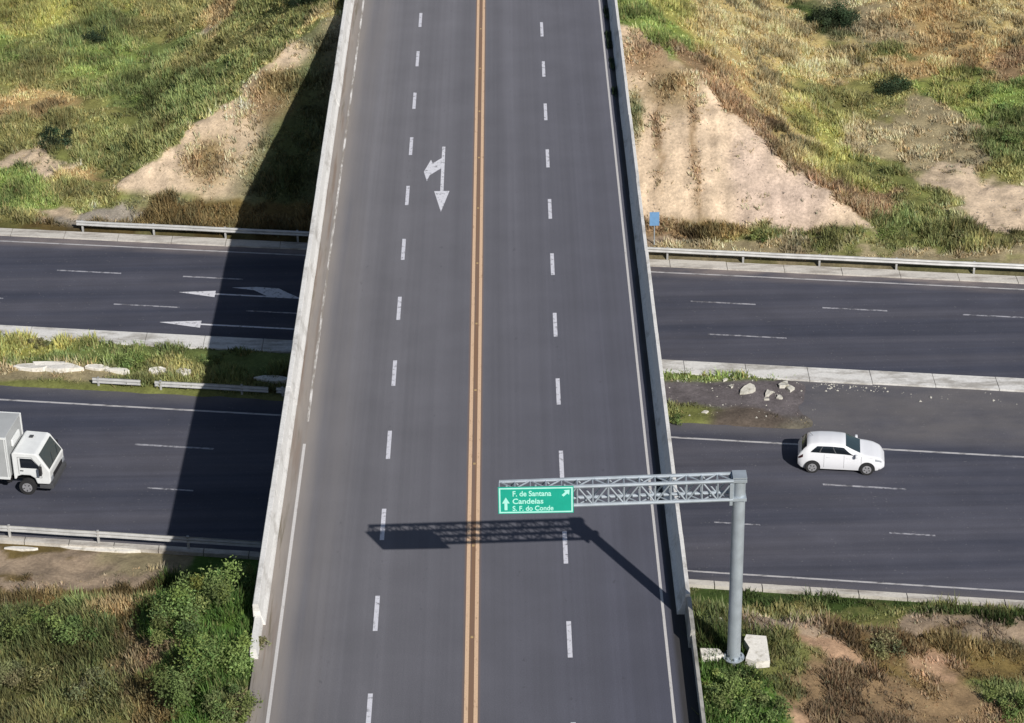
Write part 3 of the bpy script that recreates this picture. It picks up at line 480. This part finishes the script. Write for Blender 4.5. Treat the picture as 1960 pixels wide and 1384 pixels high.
for pl in ([(-.045, -.16), (.045, -.16), (.045, .05), (-.045, .05)], [(-.13, .02), (.13, .02), (0, .18)]):
    n0 = len(a2.v); a2.v += [(rot(x_, z_)[0], yb-.004+.001*(len(pl) == 3), rot(x_, z_)[1]) for x_, z_ in pl]; a2.f.append(tuple(range(n0, n0+len(pl))))
a2.build('diagonal_arrow', M['signwhite'], sg, fix=False)
for x_ in (SX0+.3, (SX0+SX1)/2, SX1-.3): hg = MB().box(x_-.03, SY+.001, SZ0+.1, x_+.03, SY+.05, SZ1+.05); hg.build('hanger', M['galv'], gt)

# blue sign beside the highway
P = D['pts']['sign']
bs = thing('road_sign', 'small pale blue road sign on a thin post behind the far guardrail', 'road sign', P)
MB().bar((0, 0, -.3), (0, 0, 1.9), .035, 10).build('post', M['galv'], bs)
MB().prism([(-.26, -.05), (.26, -.05), (.26, -.035), (-.26, -.035)], 1.15, 1.95).build('panel', M['signback'], bs)
MB().box(-.22, -.034, 1.5, .22, -.01, 1.55).build('bracket', M['galv'], bs)

# ---------------------------------------------------------------- loose concrete pieces
def chunk(r, zz, n=7, jit=.3, flat=1.):
    mb = MB(); pts = []
    for i in range(n):
        a = 2*math.pi*i/n; k = 1+random.uniform(-jit, jit); pts.append((r*k*math.cos(a), r*k*flat*math.sin(a)))
    return mb.prism(pts, -.12, zz, zz*.25)
def piece(name, label, cat, mb, P, mat, tilt=(0, 0, 0), group=None, bev=.01):
    o = mb.build(name, mat, bev=bev); o.location = P; o.rotation_euler = tilt; return tag(o, label, cat, group)
piece('concrete_slab', 'large pale concrete slab lying right of the gantry foot', 'slab', MB().prism([(-.40, -.60), (-.02, -.80), (.46, -.70), (.38, .74), (-.34, .80), (-.42, .50), (-.24, .02)], -.25, .05), (10.14, 71.50, -.10), M['slab_white'], (.03, .02, -.06))
piece('concrete_slab', 'smaller ragged concrete slab between the roadside wall and the gantry foot', 'slab', MB().prism([(-.38, -.22), (-.1, -.32), (.42, -.2), (.32, .22), (.05, .25), (-.36, .3)], -.2, .08), (8.50, 71.05, .04), M['slab_white'], (.0, .04, .1))
piece('stone', 'single small white stone in the grass left of the gantry pole', 'stone', chunk(.11, .16), D['pts']['stone'], M['slab'])
msl = ['leftmost buried white slab in the median grass', 'second white slab from the left in the median, broken edge', 'long white slab left of the green median bush', 'white slab touching the green median bush', 'rounded white slab right of the green median bush', 'last sunlit white slab before the bridge shadow', 'shaded white slab in the median under the bridge edge', 'white kerb piece at far left below the near guardrail', 'white kerb piece below the near guardrail beside the shadow']
shp = [(.9, .16, .3), (1.25, .2, .32), (.62, .16, .35), (.6, .17, .3), (.5, .2, .5), (.42, .18, .6), (.9, .15, .3), (.7, .1, .2), (1.9, .12, .12)]
for P, l, (r, h_, f_) in zip(D['medsl'], msl, shp):
    piece('concrete_slab', l, 'slab', chunk(r, h_, 9, .16, f_), (P[0], P[1], P[2]), M['slab_white'], (random.uniform(-.05, .05), random.uniform(-.05, .05), TH+random.uniform(-.06, .06)), 'broken concrete pieces in the median and verge')
rl = ['broken concrete piece nearest the bridge on the gravel island', 'small rubble lump right behind the first piece of the island', 'flat grey rubble slab in the middle of the island', 'white block at the front of the rubble heap', 'low white fragment at the front edge of the heap', 'flat pale slab at the back right of the rubble heap', 'narrow pale fragment at the right end of the heap', 'white stone in the grass beside the brown dirt of the island', 'thin kerb fragment lying in front of the heap on asphalt', 'lone pale crumb of concrete on the asphalt right of the island']
rs = [.16, .14, .42, .26, .16, .34, .26, .16, .2, .12]
for P, l, r in zip(D['rub'], rl, rs):
    piece('rubble_piece', l, 'rubble', chunk(r, min(.13, r*.45), 8, .4, .7), P, M['slab'], (random.uniform(-.15, .15), random.uniform(-.15, .15), random.uniform(0, 3)), 'rubble on the gravel island')

def gravel(name, label, X, Y, Z, r, mat):
    n = len(X); a = rng.uniform(0, 6.28, (n, 1))+np.array([[0, 1.9, 4.1, 0]]); rr = r[:, None]*rng.uniform(.6, 1.3, (n, 4)); rr[:, 3] *= .3
    V = np.stack([X[:, None]+rr*np.cos(a), Y[:, None]+rr*np.sin(a), Z[:, None]+np.array([[0, 0, 0, 1]])*r[:, None]*.9], -1).reshape(-1, 3)
    b = np.arange(n)[:, None, None]*4; Fg = (b+np.array([[0, 1, 3], [1, 2, 3], [2, 0, 3]])[None]).reshape(-1, 3)
    return tag(bigmesh(name, V, Fg, mat), label, 'gravel', kind='stuff')
n = 900; X = rng.uniform(8.5, 27, n); c = np.where(X < 16, rng.uniform(102, 106, n), 106.1-np.abs(rng.normal(0, .35, n))*(1+(X-16)*.05)); k = rng.random(n) < np.where(X < 16, .55, .6); X, c = X[k], c[k]; k = (fbm(X*.9, c*1.5, 401, 3) > .14) | ((X < 16) & (rng.random(len(X)) < .22)); X, c = X[k], c[k]
gravel('gravel', 'pale crumbs and gravel strewn over the right median and along its concrete strip', X, c-.146*X, np.maximum(terr(X, c-.146*X), -7.5), .02+.07*rng.random(len(X))**3, M['slab'])
n = 5000; X = np.concatenate([rng.uniform(8.5, 34, n), rng.uniform(-24, -9, n//2)]); Y = rng.uniform(117, 136, len(X)); c = Y+.146*X; k = (c > 122) & (surface(X, Y)[:, 3] < .2); X, Y = X[k], Y[k]
gravel('loose_stones', 'small loose stones lying on the bare dirt slopes', X, Y, terr(X, Y), .015+.06*rng.random(len(X))**3, simple('slope_stone', (.40, .33, .27), .9))
# ---------------------------------------------------------------- car
def lerp_tab(t, x):
    for (a, b), (c_, d) in zip(t, t[1:]):
        if x <= c_: k = (x-a)/(c_-a); return b+(d-b)*k
    return t[-1][1]
def smooth_tab(t, x): return sum(lerp_tab(t, x+dx) for dx in (-.05, -.025, 0, .025, .05))/5
CAR_L = 3.92
topt = [(-.1, .62), (0, .72), (.05, .92), (.16, 1.05), (.36, 1.31), (.5, 1.405), (.9, 1.465), (1.5, 1.475), (2.0, 1.44), (2.12, 1.41), (2.85, 1.02), (2.95, .985), (3.4, .90), (3.72, .78), (3.86, .62), (3.92, .50), (4.1, .45)]
belt = [(-.1, .60), (0, .70), (.3, .99), (.9, .97), (2.6, .92), (2.9, .93), (3.4, .84), (3.72, .72), (3.92, .47), (4.1, .45)]
wid = [(-.1, .60), (0, .66), (.12, .76), (.4, .81), (1, .83), (2.9, .835), (3.4, .80), (3.7, .72), (3.86, .60), (3.92, .50), (4.1, .4)]
sill = [(-.1, .36), (0, .34), (.2, .22), (3.6, .20), (3.92, .28), (4.1, .3)]
roofw = [(-.1, .97), (0, .95), (.3, .76), (.8, .73), (2.0, .735), (2.85, .80), (3.1, .88), (3.9, .9), (4.1, .9)]
def S(x, v):
    """car skin: v 0 sill .. .45 belt .. .8 roof edge .. 1 centre line"""
    w_ = smooth_tab(wid, x); zs = lerp_tab(sill, x); zb_ = min(smooth_tab(belt, x), smooth_tab(topt, x)-.01); zt = smooth_tab(topt, x); rw = lerp_tab(roofw, x)
    if v < .45:
        k = v/.45; return (x, w_*(.93+.07*math.sin(math.pi*min(1, k*.9+.12))), zs+(zb_-zs)*k)
    if v < .8:
        k = (v-.45)/.35; e = zt-.07*min(1, (zt-zb_)*3)
        y_ = w_*(.93+.07*math.sin(math.pi*(.9+.12)))*(1-k)+w_*rw*k; return (x, y_+.02*math.sin(math.pi*k), zb_+(e-zb_)*k)
    k = (v-.8)/.2; e = zt-.07*min(1, (zt-zb_)*3); return (x, w_*rw*(1-k), e+(zt-e)*math.sin(math.pi/2*k)**.7)
def skin(parent, name, mat, us, vs, off=0, both=True, uv=None, per_side=False):
    if per_side:
        for q in (1, -1): skin(parent, name, mat, us, vs, off, q, uv)
        return
    V = []; Fc = []
    for sgn in ((1, -1) if both is True else (both,)):
        b = len(V)
        for u in us:
            for v in vs:
                uu, vv = uv(u, v) if uv else (u, v)
                p0 = Vector(S(uu, vv))
                if off:
                    a = Vector(S(uu+.02, vv))-Vector(S(uu-.02, vv)); c_ = Vector(S(uu, min(.999, vv+.01)))-Vector(S(uu, max(0, vv-.01))); n_ = c_.cross(a).normalized()
                    if n_.y < 0 and p0.y > .1: n_ = -n_
                    if n_.z < -.2: n_ = -n_
                    p0 = p0+n_*off
                V.append((p0.x-1.2, p0.y*sgn, p0.z))
        nv = len(vs)
        for i in range(len(us)-1):
            for j in range(nv-1):
                q = (b+i*nv+j, b+(i+1)*nv+j, b+(i+1)*nv+j+1, b+i*nv+j+1); Fc.append(q)
    mb = MB(); mb.v = V; mb.f = Fc; o = mb.build(name, mat, parent, smooth=True); return o
rz = math.atan2(95.21-95.43, 17.63-15.16)*.5+TH*.5
car = thing('hatchback_car', 'white five-door hatchback driving right on the highway past the gravel island', 'car', (16.40+.06, 95.32+.80, -7.5), rz)
# origin of car frame: x=0 at 1.2 m ahead of the rear bumper; shift so wheels sit at -/+1.235
for _ in (0,):
    us = [CAR_L*i/56 for i in range(57)]; vs = [0, .08, .16, .25, .34, .42, .45, .5, .57, .65, .73, .8, .84, .88, .92, .96, 1.]
CX = -.72  # skin is drawn from x-1.2, body centre needs another shift
body = skin(car, 'body', M['carpaint'], us, vs)
und = MB().box(.25-1.2, -.70, .20, 3.7-1.2, .70, .45).build('underbody', M['black'], car)
def sw(u, v):  # side window quad: u 0..1, v 0..1
    x0 = .56+.30*(v**1.4); x1 = 2.56-.50*v
    return x0+(x1-x0)*u, .50+.235*v
skin(car, 'side_window', M['glass'], [i/20 for i in range(21)], [j/6 for j in range(7)], .006, True, sw, True)
for a in (.20, .57):
    skin(car, 'window_pillar', M['dkgrey'], [a+i*.014 for i in range(3)], [j/6 for j in range(7)], .010, True, sw, True)
skin(car, 'windscreen', M['screen'], [i/8 for i in range(9)], [j/8 for j in range(9)], .008, True, lambda u, v: (2.14+.66*u, .815+.185*v))
skin(car, 'rear_window', M['glass'], [i/6 for i in range(7)], [j/8 for j in range(9)], .008, True, lambda u, v: (.17+.22*u, .80+.20*v))
skin(car, 'tail_lamp', M['red'], [i/4 for i in range(5)], [j/4 for j in range(5)], .008, True, lambda u, v: (.03+.20*u, .36+.09*v), True)
skin(car, 'head_lamp', M['lamp'], [i/5 for i in range(6)], [j/4 for j in range(5)], .008, True, lambda u, v: (3.48+.30*u, .36+.07*v), True)
for u_, nm in ((CAR_L, 'front_bumper'), (0, 'rear_bumper')):
    ring = [S(u_, v) for v in vs]; mb = MB(); k_ = 1 if u_ else -1
    mb.v = [(p[0]-1.2+.001*k_, p[1], p[2]) for p in ring]+[(p[0]-1.2+.001*k_, -p[1], p[2]) for p in ring[::-1]]; mb.f = [tuple(range(len(mb.v)))]
    mb.build(nm, M['carpaint'], car, fix=False)
MB().box(2.70, -.36, .30, 2.735, .36, .44).build('grille', M['dkgrey'], car)
for us_ in (1.18, 2.08, 2.86):
    for s_ in (1, -1):
        seams = MB(); pts = [S(us_, v) for v in (.06, .15, .25, .35, .45)]
        for p, q in zip(pts, pts[1:]): seams.bar((p[0]-1.2, s_*(p[1]+.001), p[2]), (q[0]-1.2, s_*(q[1]+.001), q[2]), .006, 5)
        seams.build('door_seam', M['dkgrey'], car)
for x_ in (1.30, 2.20):
    for s_ in (1, -1):
        p = S(x_, .38); MB().box(p[0]-1.2, s_*p[1]-.02, p[2]-.015, p[0]-1.2+.16, s_*p[1]+.02, p[2]+.015).build('door_handle', M['carpaint'], car, bev=.006)
for s_ in (1, -1): MB().box(1.38, s_*.88-.10, .92, 1.50, s_*.88+.10, 1.06).build('wing_mirror', M['carpaint'], car, bev=.03)
MB().box(-1.19-.005+.03, -.26, .5, -1.17, .26, .61).build('number_plate', M['signwhite'], car)
MB().bar((-.55, 0, 1.48), (-.72, 0, 1.66), .008, 5).build('aerial', M['black'], car)
def wheel(parent, x_, y_, r, w_, hub=.62, s_=1):
    wt = MB().bar((x_, y_-w_/2, r), (x_, y_+w_/2, r), r, 28).build('wheel', M['rubber'], parent, bev=.0)
    yo = y_+s_*w_/2; rm = MB().bar((x_, yo-.01*s_, r), (x_, yo+.012*s_, r), r*hub, 24)
    rm.build('rim', M['rim'], wt)
    for i in range(5):
        a = i*2*math.pi/5+.9; sp_ = MB(); sp_.bar((x_+r*.28*math.cos(a), yo+.014*s_, r+r*.28*math.sin(a)), (x_+r*.5*math.cos(a), yo+.014*s_, r+r*.5*math.sin(a)), .026, 6)
        sp_.build('rim_opening', M['dkgrey'], wt)
def arch(parent, x_, y_, r, s_, z_):
    mb = MB(); pts = []
    for i in range(17):
        a = math.pi*(-.08+1.16*i/16); pts.append((r*math.cos(a), r*math.sin(a)))
    n0 = len(pts); mb.v = [(x_+a, y_, z_+b) for a, b in pts]+[(x_+a, y_+.012*s_, z_+b) for a, b in pts]
    mb.f = [tuple(range(n0)), tuple(range(n0, 2*n0))]+[(i, (i+1) % n0, n0+(i+1) % n0, n0+i) for i in range(n0)]
    mb.build('wheel_arch', M['black'], parent)
for x_ in (-.535, 1.935):
    for s_ in (1, -1): arch(car, x_, s_*.828, .365, s_, .30); wheel(car, x_, s_*.765, .30, .19, .66, s_)
for ch in list(car.children):
    for v in ch.data.vertices: v.co.x -= .70
    for g_ in ch.children:
        for v in g_.data.vertices: v.co.x -= .70

# ---------------------------------------------------------------- truck
tk = thing('box_truck', 'white cab-over truck with a pale box body entering at the left edge', 'truck', (-20.38, 94.92+.80, -7.5), TH)
# frame: x forward, y left; front axle at x=0
def profprism(mb, prof2, y0, y1):
    n0 = len(mb.v); n = len(prof2); mb.v += [(x_, y0, z_) for x_, z_ in prof2]+[(x_, y1, z_) for x_, z_ in prof2]
    mb.f.append(tuple(n0+i for i in range(n))); mb.f.append(tuple(n0+n+i for i in range(n))[::-1])
    for i in range(n): j = (i+1) % n; mb.f.append((n0+i, n0+j, n0+n+j, n0+n+i))
    return mb
cabp = [(-.56, .80), (-.46, .80), (-.40, .95), (-.2, 1.04), (.2, 1.04), (.42, .90), (.50, .62), (1.06, .62), (1.14, .75), (1.16, 1.28), (.64, 2.10), (.52, 2.17), (-.46, 2.20), (-.56, 2.12)]
profprism(MB(), cabp, -1.0, 1.0).build('cab', M['truckpaint'], tk, bev=.05)
def onfront(k0, k1, y0, y1, off=.012):  # quad on the raked windscreen plane
    a = Vector((1.16, 0, 1.28)); b = Vector((.64, 0, 2.10)); n_ = Vector((.82, 0, .52)).normalized()*off; p0 = a+(b-a)*k0+n_; p1 = a+(b-a)*k1+n_
    return [(p0.x, y0, p0.z), (p0.x, y1, p0.z), (p1.x, y1*.94, p1.z), (p1.x, y0*.94, p1.z)]
mb = MB().sheet(onfront(.10, .96, -.90, .90)); mb.build('windscreen', M['screen'], tk)
for k in (-.35, .35):
    q = onfront(.12, .5, 0, 0, .03); MB().bar((q[0][0], k, q[0][2]), (q[2][0], k+.38, q[2][2]), .012, 5).build('wiper', M['black'], tk)
for s_ in (-1, 1):
    y_ = s_*1.004; mb = MB().sheet([(-.20, y_, 1.42), (.66, y_, 1.42), (.66, y_, 1.55), (.36, y_, 1.92), (-.20, y_, 1.92)]); mb.build('side_window', M['glass'], tk, fix=False)
    mi = MB().box(.74, s_*1.10, 1.22, .84, s_*1.10+s_*.20, 1.62).bar((.75, s_*.98, 1.66), (.79, s_*1.2, 1.62), .014, 6); mi.build('wing_mirror', M['black'], tk)
    sm = MB(); pts = [(-.30, 1.08), (-.30, 1.98), (.36, 1.98), (.76, 1.44), (.76, .95), (.46, .95)]
    for p, q in zip(pts, pts[1:]): sm.bar((p[0], y_, p[1]), (q[0], y_, q[1]), .009, 5)
    sm.build('door_seam', M['dkgrey'], tk); MB().box(-.24, y_-.015, 1.25, -.08, y_+.015, 1.29).build('door_handle', M['black'], tk)
    MB().box(.62, y_-.03, .42, 1.1, y_+.0, .60).build('step', M['dkgrey'], tk)
bp = MB().box(1.0, -1.0, .40, 1.24, 1.0, .66).build('bumper', M['dkgrey'], tk, bev=.03)
MB().box(1.165, -.62, .80, 1.182, .62, 1.02).build('grille', M['black'], tk)
for s_ in (-.82, .82): MB().box(1.16, s_-.13, .78, 1.185, s_+.13, .98).build('head_lamp', M['lamp'], tk, bev=.01)
MB().box(-.16, .36, 2.2, .02, .58, 2.24).build('roof_vent', M['dkgrey'], tk, bev=.01)
MB().box(-5.4, -.42, .50, .9, -.30, .72).box(-5.4, .30, .50, .9, .42, .72).box(-.95, -.9, .55, -.75, .9, 1.2).build('chassis', M['black'], tk)
cg = MB().box(-5.35, -1.12, .88, -.72, 1.12, 3.02).build('cargo_box', M['boxpaint'], tk, bev=.03)
rb = MB()
for z_ in (.90, 2.98):
    for s_ in (-1, 1): rb.box(-5.36, s_*1.125-.025, z_-.05, -.70, s_*1.125+.025, z_+.05)
for k in range(10):
    x_ = -.78-k*.475
    for s_ in (-1, 1): rb.box(x_-.02, s_*1.125-.018, .952, x_+.02, s_*1.125+.018, 2.928)
for s_ in (-1.08, 1.08): rb.box(-.718, s_-.05, .9, -.69, s_+.05, 3.0)
rb.build('rib', M['truckpaint'], cg)
MB().box(-.71, -.5, 2.2, -.60, .5, 2.55).build('cooling_unit', M['truckpaint'], tk, bev=.04)
for x_ in (0, -3.4):
    for s_ in (1, -1): wheel(tk, x_, s_*.88, .385, .24, .6, s_)
MB().box(-2.6, -1.05, .45, -1.3, -1.02, .85).build('side_guard', M['dkgrey'], tk)

# ---------------------------------------------------------------- grass
def leafmat(name, tint=None):
    m_ = NM(name); a = m_.n('ShaderNodeVertexColor', layer_name='albedo'); c_ = m_.val(m_.noise(7, 3, .6), .85, 1.15, a.outputs[0]); m_.done(c_, .75, 0, .25)
    td = m_.n('ShaderNodeBsdfTranslucent'); m_.l(c_, td.inputs[0]); mx = m_.n('ShaderNodeMixShader'); mx.inputs[0].default_value = .3
    m_.l(m_.b.outputs[0], mx.inputs[1]); m_.l(td.outputs[0], mx.inputs[2]); m_.l(mx.outputs[0], m_.t.nodes['Material Output'].inputs[0]); return m_.m
LEAF = leafmat('grass_blades'); LEAF2 = leafmat('shrub_leaves')
def grass(name, x0, x1, y0, y1, n, label, hs=1., ok=None, nb=6, br_=1.3, wd=1.):
    X = rng.uniform(x0, x1, n); Y = rng.uniform(y0, y1, n); c = Y+.146*X
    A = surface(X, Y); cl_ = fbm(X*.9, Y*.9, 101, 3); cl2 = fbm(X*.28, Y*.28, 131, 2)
    keep = (rng.random(n) < np.clip(A[:, 3]*(1+1.6*cl_), 0, 1)) & (np.abs(X) > 8.05) & ok(X, Y, c)
    X, Y, A, cl_, cl2 = X[keep], Y[keep], A[keep], cl_[keep], cl2[keep]; k = len(X); Z = terr(X, Y)-.05
    H = A[:, 4]*hs*np.clip(1+2.0*cl_+1.2*cl2, .22, 2.8)*rng.uniform(.6, 1.3, k); Wd = (.024+.028*rng.random(k))*wd
    V = np.zeros((k, nb, 3, 3)); ang = rng.uniform(0, 2*np.pi, (k, nb)); ln = rng.uniform(.15, .75, (k, nb))*H[:, None]; hh = H[:, None]*rng.uniform(.5, 1., (k, nb))
    bx = rng.normal(0, .10, (k, nb))+X[:, None]; by = rng.normal(0, .10, (k, nb))+Y[:, None]
    px_ = -np.sin(ang)*Wd[:, None]*1.3; py_ = np.cos(ang)*Wd[:, None]*1.3
    V[:, :, 0] = np.stack([bx-px_, by-py_, np.broadcast_to(Z[:, None], bx.shape)], -1); V[:, :, 1] = np.stack([bx+px_, by+py_, np.broadcast_to(Z[:, None], bx.shape)], -1)
    V[:, :, 2] = np.stack([bx+np.cos(ang)*ln, by+np.sin(ang)*ln, Z[:, None]+hh], -1)
    tn = rng.uniform(.72, 1.35, (k, 1))*(1+1.0*fbm(X*.6, Y*.6, 301, 4))[:, None]; hue = rng.normal(0, .07, (k, 1)); dry = (rng.random(k) < .10+.25*np.clip(fbm(X*.7, Y*.7, 211, 3)+.1, 0, 1))[:, None]; lum = A[:, :3].mean(1, keepdims=True); B3 = A[:, :3]*.84+lum*.16; B3 = np.where(dry, B3*.45+np.array([.30, .25, .13])*.55*(lum/.17), B3)
    lm = B3.mean(1, keepdims=True); soil = sst(.27, .36, lm); B3 = B3*(1-soil)+np.array([.29, .26, .17])*soil; B3 = B3*np.minimum(1, .26/B3.mean(1, keepdims=True))
    ccol = B3*br_*tn*np.concatenate([1+hue, 1+0*hue, 1-hue*.6], 1)
    colr = np.repeat(np.clip(ccol, .01, .8)[:, None, :], nb*3, 1).reshape(-1, 3)
    o = bigmesh(name, V.reshape(-1, 3), np.arange(k*nb*3).reshape(-1, 3), LEAF, {'albedo': colr}); return tag(o, label, 'grass', kind='stuff')
grass('grass', -34, 36, 117, 168, 230000, 'green and dry yellow grass covering the far banks', .72, lambda X, Y, c: c > 119.5, 6, 1.8, 1.0)
grass('grass', -30, 34, 58, 88, 130000, 'green and brown grass on the near banks', .62, lambda X, Y, c: (c < 87.5), 7, 1.32, .75)
grass('median_grass', -32, 19, 98, 112, 40000, 'green grass growing in the highway median', .62, lambda X, Y, c: (c > 101.95) & (c < 106.5) & (X < 15.5), 6, 1.75)
grass('verge_grass', -9.2, -7.95, 60, 74, 1500, 'grass creeping onto the left road verge', .6, lambda X, Y, c: X < 0)

# ---------------------------------------------------------------- shrubs
TONE = [(.045, .070, .035), (.20, .265, .085), (.20, .20, .10), (.165, .215, .075)]
def shrub(loc, r, h, tone, label, group):
    t = thing('shrub', label, 'shrub', loc, 0 if r < .2 else random.uniform(0, 6), group); n = int(2600*max(.25, r*r)); 
    nl = 14; lob = [(random.uniform(-.8, .8)*r, random.uniform(-.8, .8)*r, random.uniform(.2, .75)*h, random.uniform(.18, .46)*r) for _ in range(nl)]
    li = rng.integers(0, nl, n); L = np.array(lob)[li]; d = rng.normal(size=(n, 3)); d /= np.linalg.norm(d, axis=1)[:, None]; rad = rng.uniform(.05, 1.0, n)**.55*rng.choice([1., 1.0, 1.0, 1.25, 1.6], n)
    P_ = L[:, :3]+d*rad[:, None]*L[:, 3:4]*np.array([1, 1, min(1.2, h/r*.8)]); P_[:, 2] = np.maximum(P_[:, 2], .02)
    s_ = rng.uniform(.025, .065, n)*(.8+.3*r); a = rng.normal(size=(n, 3)); a /= np.linalg.norm(a, axis=1)[:, None]; b = np.cross(a, rng.normal(size=(n, 3))); b /= np.linalg.norm(b, axis=1)[:, None]
    V = np.stack([P_-a*s_[:, None], P_+b*s_[:, None]*.5, P_+a*s_[:, None]*1.1, P_-b*s_[:, None]*.5], 1)
    base = np.array(TONE[tone]); lobt = rng.uniform(.6, 1.5, nl)[li]; cc_ = base[None]*(rng.uniform(.7, 1.35, n)*lobt)[:, None]*(1+rng.normal(0, .07, (nl, 3))[li]*np.array([1.3, .5, 1]))
    o = bigmesh('foliage', V.reshape(-1, 3), np.arange(n*4).reshape(-1, 4), LEAF2, {'albedo': np.repeat(cc_, 4, 0)}); o.parent = t
    st = MB()
    for x_, y_, z_, r_ in lob[:6]: st.bar((x_*.15, y_*.15, -.2), (x_, y_, z_), .025, 5, .008)
    st.build('stem', simple_bark, t); return t
simple_bark = simple('bark', (.12, .09, .06), .9)
for X, Y, Z, r, h_, tn_, l in D['sh']:
    grp = 'bushes in the thicket and banks near the camera' if Y < 90 else ('bushes in the highway median' if Y < 110 else 'bushes on the far banks')
    k_ = 1.3 if tn_ == 0 and Y > 110 else 1.
    shrub((X, Y, Z-.05), r*k_, h_*k_, tn_, l, grp)
# weeds in the gutter behind the right edge line near the top
wg = ['weed tuft in the right gutter farthest up the bridge', 'weed tuft in the right gutter, second from the top', 'weed tuft in the right gutter, third from the top', 'weed tuft in the right gutter, fourth from the top']
for (X, Y, k), l in zip(((7.30, 134.5, 7), (7.27, 130.2, 9), (7.30, 126.6, 6), (7.27, 122.6, 5)), wg):
    shrub((X, Y, -.02), .15, .16, 0, l, 'weeds in the bridge gutters').scale = (1, k, 1)
